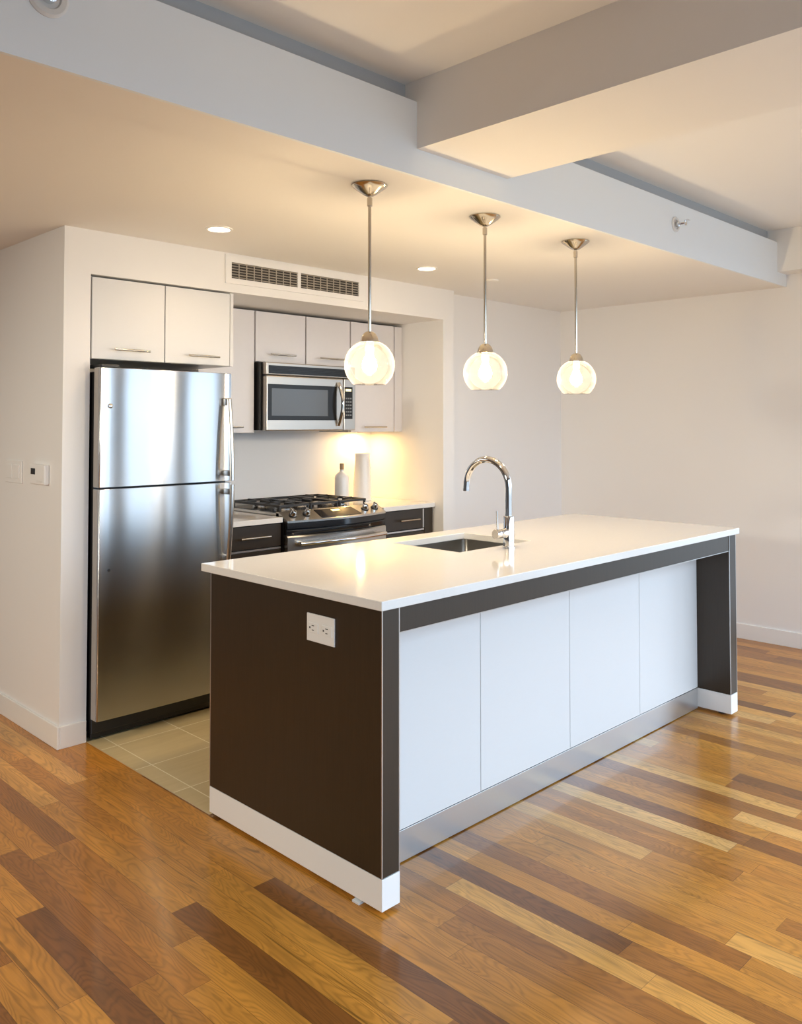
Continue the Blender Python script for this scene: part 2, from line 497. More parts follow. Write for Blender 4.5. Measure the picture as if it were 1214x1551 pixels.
# ------------------------------------------------------------------ kitchen island
IL, IW, ST, ZP, ZAP, REC = 2.443, 0.912, 0.0737, 0.106, 0.809, 0.169
ZT, SL = 0.915, 0.0288
isl = thing('kitchen_island', (IL / 2, IW / 2, 0), 'long dark brown kitchen island base with four white panels on its front', 'kitchen island')
for x0, x1 in ((0, ST), (IL - ST, IL)):
    p = obj('end_panel', B(x0, x1, 0, IW, ZP, ZT - SL, bev=0.0012), M['wenge'], isl)
    for xe in (x0 - 0.0004, x1 - 0.0036):
        obj('edge_band', B(xe, xe + 0.004, -0.0008, 0.002, ZP, ZT - SL), M['edge'], p)
    if x0 == 0: obj('edge_band', B(-0.0006, 0.002, IW - 0.004, IW + 0.0006, ZP, ZT - SL), M['edge'], p)
    pl = obj('plinth', B(x0, x1, -0.0015, IW, 0.012, ZP - 0.0015, bev=0.001), M['plinth'], isl, label='white plinth')
    for yy in (0.06, 0.32, 0.6, 0.85):
        bm = bmesh.new(); lathe(bm, [(0.02, 0), (0.02, 0.012)], ((x0 + x1) / 2, yy, 0), 16)
        obj('levelling_foot', bm, M['black'], pl)
obj('apron', B(ST, IL - ST, 0.002, 0.022, ZAP, ZT - SL, bev=0.001), M['wenge'], isl)
bm = boxes([(ST, IL - ST, 0.0015, 0.0225, ZAP - 0.003, ZAP - 0.0002)])
obj('apron_edge_band', bm, M['edge'], isl)
xs = [ST, 0.658, 1.2297, 1.7936, IL - ST]
for a, b in zip(xs, xs[1:]):
    obj('door_panel', B(a + 0.0015, b - 0.0015, REC, REC + 0.018, ZP + 0.003, ZT - SL, bev=0.0012), M['white_lam'], isl, label='white panel')
obj('kick_board', B(ST, IL - ST, REC + 0.001, REC + 0.018, 0.004, ZP, bev=0.001), M['kick'], isl, label='pale aluminium kick board')
bm = boxes([(ST, IL - ST, REC + 0.020, IW - 0.03, ZP, 0.66), (ST, IL - ST, REC + 0.03, IW - 0.08, 0.0, ZP), (ST, 0.82, REC + 0.020, IW - 0.03, 0.66, ZT - SL), (1.40, IL - ST, REC + 0.020, IW - 0.03, 0.66, ZT - SL)])
obj('carcass', bm, M['dark'], isl)
for a, b in ((ST, 0.82), (0.82, 1.40), (1.40, 1.88), (1.88, IL - ST)):
    d = obj('cabinet_door', B(a + 0.002, b - 0.002, IW - 0.029, IW - 0.006, ZP + 0.01, ZT - SL - 0.012, bev=0.0015), M['walnut'], isl)
    bm = bmesh.new(); tube(bm, [(b - 0.05, IW + 0.022, 0.62), (b - 0.05, IW + 0.022, 0.80)], 0.006, 12)
    tube(bm, [(b - 0.05, IW - 0.007, 0.64), (b - 0.05, IW + 0.02, 0.64)], 0.005, 8); tube(bm, [(b - 0.05, IW - 0.007, 0.78), (b - 0.05, IW + 0.02, 0.78)], 0.005, 8)
    obj('handle', bm, M['nickel'], d, smooth=True)

# countertop with the sink cut-out
def slab_hole(x0, x1, y0, y1, hx0, hx1, hy0, hy1, z0, z1):
    bm = bmesh.new()
    X = [x0, hx0, hx1, x1]; Y = [y0, hy0, hy1, y1]
    g = {}
    for k, z in enumerate((z0, z1)):
        for i, x in enumerate(X):
            for j, y in enumerate(Y): g[i, j, k] = bm.verts.new((x, y, z))
    for i in range(3):
        for j in range(3):
            if i == j == 1: continue
            bm.faces.new([g[i, j, 1], g[i + 1, j, 1], g[i + 1, j + 1, 1], g[i, j + 1, 1]])
            bm.faces.new([g[i, j, 0], g[i, j + 1, 0], g[i + 1, j + 1, 0], g[i + 1, j, 0]])
    for i in range(3):
        for j in (0, 3): bm.faces.new([g[i, j, 0], g[i + 1, j, 0], g[i + 1, j, 1], g[i, j, 1]])
        for j, ii in ((0, i),):
            bm.faces.new([g[0, i, 0], g[0, i + 1, 0], g[0, i + 1, 1], g[0, i, 1]])
            bm.faces.new([g[3, i, 0], g[3, i + 1, 0], g[3, i + 1, 1], g[3, i, 1]])
    for j in (1, 2): bm.faces.new([g[1, j, 0], g[2, j, 0], g[2, j, 1], g[1, j, 1]])
    for i in (1, 2): bm.faces.new([g[i, 1, 0], g[i, 2, 0], g[i, 2, 1], g[i, 1, 1]])
    bmesh.ops.recalc_face_normals(bm, faces=bm.faces)
    es = [e for e in bm.edges if len(e.link_faces) == 2 and e.calc_face_angle() > 1.0]
    bmesh.ops.bevel(bm, geom=es, offset=0.0025, segments=2, affect='EDGES', profile=0.5)
    return bm
HX0, HX1, HY0, HY1 = 0.868, 1.349, 0.450, 0.838
ct = obj('countertop', slab_hole(-0.0146, IL + 0.0146, -0.0147, IW + 0.0445, HX0, HX1, HY0, HY1, ZT - SL, ZT), M['quartz'])
tag(ct, 'glossy white quartz worktop covering the island, with the sink cut into it', 'countertop')

# undermount sink
sk = thing('kitchen_sink', ((HX0 + HX1) / 2, (HY0 + HY1) / 2, ZT - SL - 0.19), 'dark rectangular undermount sink set in the island worktop', 'sink')
bm = bmesh.new()
def rr(cx, cy, hx, hy, r, z, n=6):
    pts = []
    for sx, sy, a0 in ((1, 1, 0), (-1, 1, 90), (-1, -1, 180), (1, -1, 270)):
        for k in range(n + 1):
            a = math.radians(a0 + 90 * k / n)
            pts.append((cx + sx * (hx - r) + r * math.cos(a), cy + sy * (hy - r) + r * math.sin(a), z))
    return pts
scx, scy, shx, shy = (HX0 + HX1) / 2, (HY0 + HY1) / 2, (HX1 - HX0) / 2, (HY1 - HY0) / 2
prof = [(shx + 0.022, shy + 0.022, 0.03, ZT - SL - 0.0005), (shx + 0.004, shy + 0.004, 0.025, ZT - SL - 0.0005), (shx + 0.002, shy + 0.002, 0.025, ZT - SL - 0.16),
        (shx - 0.02, shy - 0.02, 0.03, ZT - SL - 0.188), (0.05, 0.05, 0.049, ZT - SL - 0.19)]
rings = [[bm.verts.new(p) for p in rr(scx, scy, hx, hy, r, z)] for hx, hy, r, z in prof]
for a, b in zip(rings, rings[1:]):
    n = len(a)
    for i in range(n): bm.faces.new((a[i], a[(i + 1) % n], b[(i + 1) % n], b[i]))
bm.faces.new(rings[-1])
obj('basin', bm, M['sink'], sk, smooth=True, angle=50)
bm = bmesh.new(); lathe(bm, [(0.045, 0.0), (0.045, 0.003), (0.03, 0.003), (0.026, 0.0015)], (scx, scy, ZT - SL - 0.1895), 28)
obj('drain', bm, M['chrome'], sk, smooth=True)

# faucet
FX, FY = 1.116, 0.392
fa = thing('faucet', (FX, FY, ZT), 'tall chrome gooseneck faucet standing on the island worktop beside the sink', 'faucet')
bm = bmesh.new(); lathe(bm, [(0.027, 0), (0.027, 0.006), (0.0235, 0.008), (0.0235, 0.128), (0.021, 0.132), (0.016, 0.133)], (FX, FY, ZT), 36)
obj('body', bm, M['chrome'], fa, smooth=True)
pts = [(FX, FY, ZT + 0.12), (FX, FY, 1.10), (FX, FY, 1.165)]
R_ = 0.116
for k in range(1, 25):
    a = PI * k / 24
    pts.append((FX, FY + R_ - R_ * math.cos(a), 1.165 + R_ * math.sin(a)))
pts.append((FX, FY + 2 * R_ + 0.0015, 1.15))
bm = bmesh.new(); tube(bm, pts, 0.0145, 24)
sp_ = obj('spout', bm, M['chrome'], fa, smooth=True)
bm = bmesh.new(); lathe(bm, [(0.0155, 0), (0.0155, 0.012)], (FX, FY + 2 * R_ + 0.0015, 1.139), 24)
obj('aerator', bm, M['chrome'], sp_, smooth=True)
bm = bmesh.new(); lathe(bm, [(0.019, 0.0), (0.019, -0.052), (0.0195, -0.053), (0.0195, -0.078), (0.018, -0.08)], (FX - 0.012, FY, 0.978), 28, ax='x')
va = obj('valve', bm, M['chrome'], fa, smooth=True)
bm = bmesh.new(); tube(bm, [(FX - 0.075, FY, 0.992), (FX - 0.077, FY, 1.03), (FX - 0.079, FY, 1.073)], [0.0045, 0.004, 0.004], 12)
obj('lever', bm, M['chrome'], va, smooth=True)

# outlet on the end panel
ou = thing('power_outlet', (0, 0.2745, 0.784), 'white double power outlet mounted on the dark end panel of the island', 'outlet')
obj('cover_plate', B(-0.0065, -0.0008, 0.207, 0.342, 0.740, 0.828, bev=0.002), M['plastic'], ou)
for yc in (0.308, 0.241):
    bm = bmesh.new(); box(bm, -0.0085, -0.006, yc - 0.024, yc + 0.024, 0.768, 0.800, bev=0.001)
    f = obj('receptacle', bm, M['plastic'], ou)
    obj('slots', boxes([(-0.0089, -0.0084, yc - 0.006, yc + 0.006, 0.790, 0.7925), (-0.0089, -0.0084, yc - 0.005, yc + 0.005, 0.776, 0.7785), (-0.0089, -0.0084, yc + 0.012, yc + 0.018, 0.781, 0.787)]), M['slot'], f)
# bit of clear packing under the plinth
bm = bmesh.new(); prism_xz(bm, [(-0.008, 0.0), (0.03, 0.0), (0.03, 0.0115), (-0.008, 0.005)], 0.09, 0.12)
tag(obj('packing_shim', bm, M['clear']), 'small clear plastic shim pushed under the near corner of the island', 'shim')

# ------------------------------------------------------------------ pulls
def bar_pull(parent, x0, x1, y_face, z, out=0.03, r=0.0052, mat=None):
    bm = bmesh.new()
    tube(bm, [(x0, y_face - out, z), (x1, y_face - out, z)], r, 12)
    for f in (0.22, 0.78):
        xx = x0 + (x1 - x0) * f
        tube(bm, [(xx, y_face + 0.0005, z), (xx, y_face - out, z)], r * 0.8, 10)
    return obj('handle', bm, mat or M['nickel'], parent, smooth=True)

# ------------------------------------------------------------------ refrigerator
FYD = 1.8254
fx0, fx1 = 0.004, 0.702
fr = thing('refrigerator', (0.353, 2.2, 0), 'tall stainless steel refrigerator with a freezer on top, standing in the alcove', 'refrigerator')
obj('body', B(0.012, 0.715, FYD + 0.075, 2.56, 0.035, 1.672, bev=0.004), M['black'], fr)
def fridge_door(name, z0, z1):
    """door whose front bulges gently and rounds over at its sides"""
    bm = bmesh.new()
    n = 28
    prof = []
    for i in range(n + 1):
        t = i / n
        x = fx0 + (fx1 - fx0) * t
        d = 0.006 * (1 - (2 * t - 1) ** 2)
        prof.append((x, FYD + 0.003 - d))
    r = 0.010
    prof = [(fx0, FYD + 0.06), (fx0, FYD + 0.003 + r), (fx0 + 0.0012, FYD + 0.0075), (fx0 + 0.004, FYD + 0.0045)] + [p for p in prof if fx0 + r < p[0] < fx1 - r] + [(fx1 - 0.004, FYD + 0.0045), (fx1 - 0.0012, FYD + 0.0075), (fx1, FYD + 0.003 + r), (fx1, FYD + 0.06)]
    zs = [z0, z0 + 0.002, z1 - 0.002, z1]
    rows = []
    for k, z in enumerate(zs):
        ins = 0.002 if k in (0, 3) else 0.0
        rows.append([bm.verts.new((x, y + (ins if y < FYD + 0.05 else 0), z)) for x, y in prof])
    for a, b in zip(rows, rows[1:]):
        for i in range(len(a) - 1): bm.faces.new((a[i], a[i + 1], b[i + 1], b[i]))
        bm.faces.new((a[-1], a[0], b[0], b[-1]))
    bm.faces.new(rows[0][::-1]); bm.faces.new(rows[-1])
    return obj(name, bm, M['steel'], fr, smooth=True, angle=35)
fz = fridge_door('freezer_door', 1.147, 1.689)
fd = fridge_door('fridge_door', 0.108, 1.139)
for d, z0, z1 in ((fz, 1.147, 1.689), (fd, 0.108, 1.139)):
    obj('door_edge', B(fx0 - 0.0012, fx0 + 0.0005, FYD + 0.016, FYD + 0.06, z0 + 0.002, z1 - 0.002), M['door_edge'], d)
    obj('gasket', B(fx0 + 0.012, fx1 - 0.008, FYD + 0.06, FYD + 0.075, z0 + 0.01, z1 - 0.01), M['black'], d)
obj('kick_plate', B(0.014, 0.70, FYD + 0.085, FYD + 0.12, 0.012, 0.1, bev=0.003), M['black'], fr)
for xx in (0.06, 0.64):
    for yy in (FYD + 0.13, 2.5):
        bm = bmesh.new(); lathe(bm, [(0.02, 0), (0.02, 0.04)], (xx, yy, 0), 16)
        obj('foot', bm, M['black'], fr)
obj('hinge_cover', B(0.02, 0.11, FYD + 0.03, FYD + 0.16, 1.690, 1.706, bev=0.004), M['black'], fr)
def fridge_handle(door, zend, zmid):
    """bowed bar: fixed at zend, farthest from the door next to the gap at zmid"""
    bm = bmesh.new()
    pts = []
    n = 16
    for i in range(n + 1):
        t = i / n
        z = zend + (zmid - zend) * t
        out = 0.034 + 0.030 * math.sin(t * PI / 2)
        pts.append((0.664, FYD - out, z))
    ringw = 0.013
    rings = []
    for p in pts:
        x, y, z = p
        rings.append([bm.verts.new(q) for q in ((x - ringw, y + 0.004, z), (x - ringw * 0.7, y - 0.004, z), (x, y - 0.007, z), (x + ringw * 0.7, y - 0.004, z), (x + ringw, y + 0.004, z), (x + ringw * 0.7, y + 0.008, z), (x - ringw * 0.7, y + 0.008, z))])
    for a, b in zip(rings, rings[1:]):
        for k in range(7): bm.faces.new((a[k], a[(k + 1) % 7], b[(k + 1) % 7], b[k]))
    bm.faces.new(rings[0]); bm.faces.new(rings[-1])
    s = 1 if zmid > zend else -1
    za, zb = sorted((zend - s * 0.004, zend + s * 0.034))
    box(bm, 0.652, 0.676, FYD - 0.036, FYD + 0.002, za, zb, bev=0.003)
    za, zb = sorted((zmid - s * 0.05, zmid - s * 0.022))
    box(bm, 0.655, 0.673, FYD - 0.062, FYD + 0.002, za, zb, bev=0.003)
    return obj('handle', bm, M['steel_plain'], door, smooth=True, angle=50)
fridge_handle(fz, 1.560, 1.152)
fridge_handle(fd, 0.745, 1.132)
bm = bmesh.new(); lathe(bm, [(0.011, 0), (0.011, -0.004), (0.006, -0.007)], (0.052, FYD + 0.002, 1.515), 20, ax='y')
obj('badge', bm, M['chrome'], fz, smooth=True)
bm = bmesh.new(); lathe(bm, [(0.006, 0), (0.006, -0.003)], (0.052, FYD + 0.002, 0.775), 14, ax='y')
obj('plug', bm, M['black'], fd, smooth=True)

# ------------------------------------------------------------------ cabinets
def wall_cabinet(label, x0, x1, y0, z0, z1, doors, mat, handles, yb=None, name='wall_cabinet', filler=None, side=0.016, group=None):
    yb = yb or YN
    r = thing(name, ((x0 + x1) / 2, (y0 + yb) / 2, z0), label, 'cabinet', group)
    bm = boxes([(x0, x0 + side, y0 + 0.02, yb, z0, z1), (x1 - side, x1, y0 + 0.02, yb, z0, z1), (x0 + side, x1 - side, y0 + 0.02, yb, z0, z0 + 0.016),
                (x0 + side, x1 - side, y0 + 0.02, yb, z1 - 0.016, z1), (x0 + side, x1 - side, yb - 0.01, yb, z0 + 0.016, z1 - 0.016)])
    obj('body', bm, mat, r)
    for (a, b), h in zip(doors, handles):
        d = obj('door', B(a, b, y0, y0 + 0.018, z0 + 0.001, z1 - 0.004, bev=0.0012), mat, r)
        if h: bar_pull(d, h[0], h[1], y0, h[2])
    if filler:
        obj('filler_panel', B(filler[0], filler[1], y0, y0 + 0.018, z0, z1 - 0.004, bev=0.001), mat, r)
    return r

over = wall_cabinet('cream white double cabinet directly above the refrigerator', 0.004, 0.768, YW - 0.006, 1.733, 2.113, [(0.006, 0.3725), (0.3775, 0.747)], M['white_lam'],
             [(0.103, 0.281, 1.780), (0.492, 0.669, 1.775)], name='fridge_top_cabinet', yb=2.50)
obj('gable_panel', B(0.750, 0.768, YW - 0.007, YW + 0.02, 1.733, 2.113), M['white_lam'], over)
YU = 2.306
wall_cabinet('tall narrow white wall cabinet at the left of the microwave', 0.80, 1.178, YU, 1.381, 2.104, [(0.802, 1.175)], M['upper_lam'], [(0.90, 1.082, 1.416)])
wall_cabinet('short white double wall cabinet directly above the microwave', 1.181, 1.929, YU, 1.802, 2.104, [(1.186, 1.557), (1.567, 1.926)], M['upper_lam'],
             [(1.277, 1.463, 1.848), (1.657, 1.856, 1.846)])
rc = wall_cabinet('tall white wall cabinet at the right of the microwave, above the bottle and vase', 1.932, 2.335, YU, 1.381, 2.104, [(1.937, 2.328)], M['upper_lam'],
             [(2.033, 2.234, 1.414)], filler=(2.337, 2.408))
bm = bmesh.new(); lathe(bm, [(0.03, 0.0), (0.03, -0.008), (0.026, -0.010)], (2.225, 2.525, 1.381), 24)
obj('puck_light', bm, M['plastic'], rc)
def lamp(kind, name, loc, energy, col, rot=(0, 0, 0), size=0.05, spot=None, blend=0.6):
    ld = bpy.data.lights.new(name, kind)
    ld.energy = energy; ld.color = col
    if kind == 'AREA': ld.shape = 'DISK'; ld.size = size
    else: ld.shadow_soft_size = size
    if spot: ld.spot_size = math.radians(spot); ld.spot_blend = blend
    o = bpy.data.objects.new(name, ld); COL.objects.link(o)
    o.location = loc; o.rotation_euler = rot
    return o
lamp('AREA', 'puck_glow', (2.225, 2.525, 1.3695), PUCK_W, (1.0, 0.62, 0.22), size=0.05)

def base_cabinet(label, x0, x1, dx0, dx1, hx0, hx1, filler=None):
    r = thing('base_cabinet', ((x0 + x1) / 2, 2.3, 0), label, 'cabinet')
    obj('body', B(x0, x1, 2.03, YN, 0.1, 0.884), M['dark'], r)
    obj('kick_board', B(x0, x1, 2.06, 2.078, 0, 0.1), M['plinth'], r)
    d = obj('drawer', B(dx0, dx1, 2.009, 2.028, 0.757, 0.880, bev=0.001), M['wenge'], r)
    obj('edge_band', B(dx0, dx1, 2.008, 2.029, 0.742, 0.752), M['edge'], d)
    if filler: obj('edge_band', B(dx1 - 0.012, dx1, 2.0075, 2.009, 0.757, 0.880), M['edge'], d)
    bar_pull(d, hx0, hx1, 2.009, 0.818)
    dd = obj('door', B(dx0, dx1, 2.009, 2.028, 0.105, 0.738, bev=0.001), M['wenge'], r)
    bar_pull(dd, hx0, hx1, 2.009, 0.69)
    if filler: 
        f = obj('filler_panel', B(filler[0], filler[1], 2.009, 2.028, 0.1, 0.884), M['wenge'], r)
        obj('filler_edge', B(filler[1], filler[1] + 0.008, 2.007, 2.028, 0.1, 0.884), M['edge'], f)
    return r
base_cabinet('dark base cabinet with a bar-handled drawer between refrigerator and range', 0.74, 1.155, 0.745, 1.150, 0.868, 1.062)
base_cabinet('dark base cabinet with a drawer at the right of the range', 1.935, 2.4, 1.955, 2.312, 2.07, 2.245, filler=(2.318, 2.395))
def counter(x0, x1, label):
    bm = B(x0, x1, 1.992, YN, 0.8855, 0.9145, bev=0.0025)
    tag(obj('countertop', bm, M['quartz']), label, 'countertop')
counter(0.735, 1.152, 'short white worktop between the refrigerator and the range')
counter(1.932, 2.404, 'short white worktop at the right of the range, under the bottle and vase')

# ------------------------------------------------------------------ microwave
MY, mx0, mx1, mz0, mz1 = 2.222, 1.186, 1.902, 1.392, 1.797
mw = thing('microwave', (1.544, 2.42, mz0), 'stainless over-the-range microwave with a dark window and curved handle', 'microwave')
obj('body', B(mx0 + 0.003, mx1 - 0.002, MY + 0.045, YN - 0.002, mz0 + 0.004, mz1, bev=0.003), M['soft_black'], mw)
obj('vent_panel', B(mx0 + 0.018, mx1, MY + 0.004, MY + 0.045, 1.722, mz1, bev=0.006), M['warm_steel'], mw)
vg = obj('vent_grille', B(1.222, 1.868, MY + 0.002, MY + 0.006, 1.730, 1.778), M['soft_black'], mw)
obj('vent_slats', boxes([(1.224, 1.866, MY - 0.0005, MY + 0.003, 1.733 + k * 0.0092, 1.736 + k * 0.0092) for k in range(5)]), M['soft_black'], vg)
dr = obj('door', B(mx0 + 0.018, 1.800, MY, MY + 0.045, mz0, 1.719, bev=0.008), M['warm_steel'], mw)
obj('window_frame', B(1.214, 1.742, MY - 0.0015, MY + 0.002, 1.456, 1.668, bev=0.001), M['soft_black'], dr)
obj('window', B(1.240, 1.668, MY - 0.0025, MY, 1.482, 1.643), M['mesh_glass'], dr)
bm = bmesh.new()
pts = []
for k in range(17):
    t = k / 16
    pts.append((1.752 , MY - 0.008 - 0.040 * math.sin(PI * t), 1.425 + 0.265 * t))
tube(bm, pts, 0.011, 14, flat=1.0)
obj('handle', bm, M['chrome'], dr, smooth=True)
cp = obj('control_side', B(1.803, mx1, MY, MY + 0.045, mz0, 1.719, bev=0.006), M['warm_steel'], mw)
kp = obj('keypad', B(1.808, 1.874, MY - 0.002, MY + 0.001, 1.465, 1.668), M['soft_black'], cp)
obj('display', B(1.815, 1.862, MY - 0.0027, MY - 0.0018, 1.640, 1.655), M['led'], cp)
obj('buttons', boxes([(1.816 + 0.018 * i, 1.829 + 0.018 * i, MY - 0.0028, MY - 0.0018, 1.485 + 0.021 * j, 1.494 + 0.021 * j) for i in range(3) for j in range(6)]), pmat('button_grey', (0.22, 0.22, 0.22), 0.4), cp)

# ------------------------------------------------------------------ range
rx0, rx1 = 1.166, 1.924
xc, hw = (rx0 + rx1) / 2, (rx1 - rx0) / 2
rg = thing('gas_range', (xc, 2.28, 0), 'black and stainless slide-in gas range with four knobs and iron grates', 'range')
obj('body', B(rx0, rx1, 2.0, 2.612, 0.06, 0.905, bev=0.002), M['black'], rg)
for xx in (rx0 + 0.05, rx1 - 0.05):
    for yy in (2.06, 2.55):
        bm = bmesh.new(); lathe(bm, [(0.018, 0), (0.018, 0.062)], (xx, yy, 0), 12)
        obj('foot', bm, M['black'], rg)
def bow(x): return 0.052 * (1 - ((x - xc) / hw) ** 2)
def bowed(sections, n=20, x0=rx0, x1=rx1):
    """sections: closed polygon of (y, z, k) – k tells how far a corner follows the bow"""
    bm = bmesh.new(); rows = []
    for i in range(n + 1):
        x = x0 + (x1 - x0) * i / n
        rows.append([bm.verts.new((x, y - k * bow(x), z)) for y, z, k in sections])
    m = len(sections)
    for a, b in zip(rows, rows[1:]):
        for j in range(m): bm.faces.new((a[j], a[(j + 1) % m], b[(j + 1) % m], b[j]))
    bm.faces.new(rows[0]); bm.faces.new(rows[-1][::-1])
    return bm
obj('cooktop', bowed([(2.05, 0.9045, 0), (2.612, 0.9045, 0), (2.612, 0.930, 0), (2.05, 0.930, 0)], 2), M['steel_plain'], rg)
obj('burner_well', B(rx0 + 0.03, rx1 - 0.03, 2.09, 2.585, 0.929, 0.9315), M['gloss_black'], rg)
cpn = obj('control_panel', bowed([(2.075, 0.905, 0), (2.075, 0.936, 0.2), (2.055, 0.938, 0.3), (1.968, 0.893, 1), (1.968, 0.882, 1), (2.0, 0.880, 0.5)]), M['steel_plain'], rg, smooth=True, angle=25)
obj('valance', bowed([(2.0, 0.8795, 0), (1.972, 0.880, 1), (1.970, 0.850, 1), (1.980, 0.842, 1), (1.976, 0.836, 1), (1.982, 0.812, 0.9), (2.0, 0.812, 0)]), M['gloss_black'], rg, smooth=True, angle=25)
# slanted display and knobs
def on_panel(x, t, h):
    """point on the slanted control face: t 0 at the front lip, 1 at the back; h above it"""
    y = (1.968 - bow(x)) * (1 - t) + (2.055 - 0.3 * bow(x)) * t
    z = 0.893 * (1 - t) + 0.938 * t
    dy = (2.055 - 0.3 * bow(x)) - (1.968 - bow(x)); dz = 0.045
    l = math.hypot(dy, dz)
    return Vector((x, y - h * dz / l, z + h * dy / l)), Vector((0, -dz / l, dy / l))
bm = bmesh.new()
def panel_quad(bm, x0, x1, t0, t1, h, inset=0.0):
    n = 6
    lo, hi, lo2, hi2 = [], [], [], []
    for i in range(n + 1):
        f = i / n
        xa = x0 + (x1 - x0) * f
        xb = x0 + inset + (x1 - x0 - 2 * inset) * f
        lo.append(bm.verts.new(on_panel(xa, t0, h)[0])); hi.append(bm.verts.new(on_panel(xb, t1, h)[0]))
        lo2.append(bm.verts.new(on_panel(xa, t0, -0.001)[0])); hi2.append(bm.verts.new(on_panel(xb, t1, -0.001)[0]))
    for i in range(n):
        bm.faces.new((lo[i], lo[i + 1], hi[i + 1], hi[i])); bm.faces.new((lo2[i], hi2[i], hi2[i + 1], lo2[i + 1]))
        bm.faces.new((lo[i], lo2[i], lo2[i + 1], lo[i + 1])); bm.faces.new((hi[i], hi[i + 1], hi2[i + 1], hi2[i]))
    bm.faces.new((lo[0], hi[0], hi2[0], lo2[0])); bm.faces.new((lo[-1], lo2[-1], hi2[-1], hi[-1]))
panel_quad(bm, xc - 0.155, xc + 0.155, 0.12, 0.9, 0.002, 0.012)
ds = obj('display', bm, M['gloss_black'], cpn)
bm = bmesh.new(); panel_quad(bm, xc - 0.03, xc + 0.03, 0.62, 0.78, 0.003)
obj('clock', bm, M['led'], ds)
for kx in (xc - 0.315, xc - 0.225, xc + 0.225, xc + 0.315):
    p, nrm = on_panel(kx, 0.52, 0.0)
    q = nrm.to_track_quat('Z', 'Y').to_matrix().to_4x4()
    bm = bmesh.new()
    lathe(bm, [(0.024, 0.0), (0.024, 0.004), (0.018, 0.006)], (0, 0, 0), 24)
    bmesh.ops.transform(bm, matrix=Matrix.Translation(p) @ q, verts=bm.verts)
    k0 = obj('knob', bm, M['black'], cpn, smooth=True)
    bm = bmesh.new()
    lathe(bm, [(0.0185, 0.005), (0.0165, 0.026), (0.014, 0.030), (0.006, 0.0315)], (0, 0, 0), 24)
    box(bm, -0.004, 0.004, -0.017, 0.017, 0.018, 0.037, bev=0.0015)
    bmesh.ops.transform(bm, matrix=Matrix.Translation(p) @ q, verts=bm.verts)
    obj('knob_cap', bm, M['chrome'], k0, smooth=True)
# oven door
od = obj('oven_door', bowed([(2.0, 0.205, 0), (1.972, 0.205, 0.7), (1.966, 0.215, 0.8), (1.966, 0.800, 0.8), (1.972, 0.808, 0.7), (2.0, 0.808, 0)]), M['steel_plain'], rg, smooth=True, angle=25)
obj('oven_glass', bowed([(1.97, 0.30, 0.8), (1.9645, 0.30, 0.8), (1.9645, 0.70, 0.8), (1.97, 0.70, 0.8)], 20, rx0 + 0.09, rx1 - 0.09), M['dark_glass'], od)
bm = bmesh.new()
hp = []
for i in range(25):
    x = rx0 + 0.05 + (rx1 - rx0 - 0.1) * i / 24
    hp.append((x, 1.925 - 0.85 * bow(x), 0.768))
tube(bm, hp, 0.0115, 16)
for xx in (rx0 + 0.07, rx1 - 0.07): tube(bm, [(xx, 1.967 - 0.8 * bow(xx), 0.768), (xx, 1.925 - 0.85 * bow(xx), 0.768)], 0.010, 12)
obj('handle', bm, M['chrome'], od, smooth=True)
obj('drawer', bowed([(2.0, 0.07, 0), (1.972, 0.07, 0.7), (1.968, 0.08, 0.8), (1.968, 0.195, 0.8), (2.0, 0.198, 0)]), M['steel_plain'], rg, smooth=True, angle=25)
# burners and grates
for bx, by, br in ((rx0 + 0.16, 2.22, 0.045), (rx0 + 0.16, 2.46, 0.036), (xc, 2.34, 0.05), (rx1 - 0.16, 2.22, 0.04), (rx1 - 0.16, 2.46, 0.045)):
    bm = bmesh.new(); lathe(bm, [(br * 1.25, 0), (br * 1.2, 0.008), (br, 0.012)], (bx, by, 0.931), 24)
    bb = obj('burner', bm, M['steel_plain'], rg, smooth=True)
    bm = bmesh.new(); lathe(bm, [(br, 0.0125), (br, 0.019), (br * 0.8, 0.022)], (bx, by, 0.931), 24)
    obj('burner_cap', bm, M['iron'], bb, smooth=True)
gw = (rx1 - rx0 - 0.08) / 3
for i in range(3):
    a = rx0 + 0.04 + gw * i + 0.003; b = a + gw - 0.006
    y0, y1 = 2.10, 2.575
    z0, z1 = 0.955, 0.969
    L = [(a, b, y0, y0 + 0.013, z0, z1), (a, b, y1 - 0.013, y1, z0, z1), (a, a + 0.013, y0 + 0.013, y1 - 0.013, z0, z1), (b - 0.013, b, y0 + 0.013, y1 - 0.013, z0, z1),
         (a + 0.013, b - 0.013, (y0 + y1) / 2 - 0.006, (y0 + y1) / 2 + 0.006, z0, z1)]
    xm = (a + b) / 2
    ys = (2.22, 2.46) if i != 1 else (2.34,)
    for yy in ys:
        L += [(a + 0.013, xm - 0.022, yy - 0.005, yy + 0.005, z0, z1 + 0.004), (xm + 0.022, b - 0.013, yy - 0.005, yy + 0.005, z0, z1 + 0.004)]
        L += [(xm - 0.005, xm + 0.005, max(y0 + 0.013, yy - 0.11), yy - 0.022, z0, z1 + 0.004), (xm - 0.005, xm + 0.005, yy + 0.022, min(y1 - 0.013, yy + 0.11), z0, z1 + 0.004)]
    for xx in (a + 0.002, b - 0.014):
        for yy in (y0 + 0.002, y1 - 0.014): L.append((xx, xx + 0.012, yy, yy + 0.012, 0.931, z0))
    obj('grate', boxes(L, bev=0.0018), M['iron'], rg)

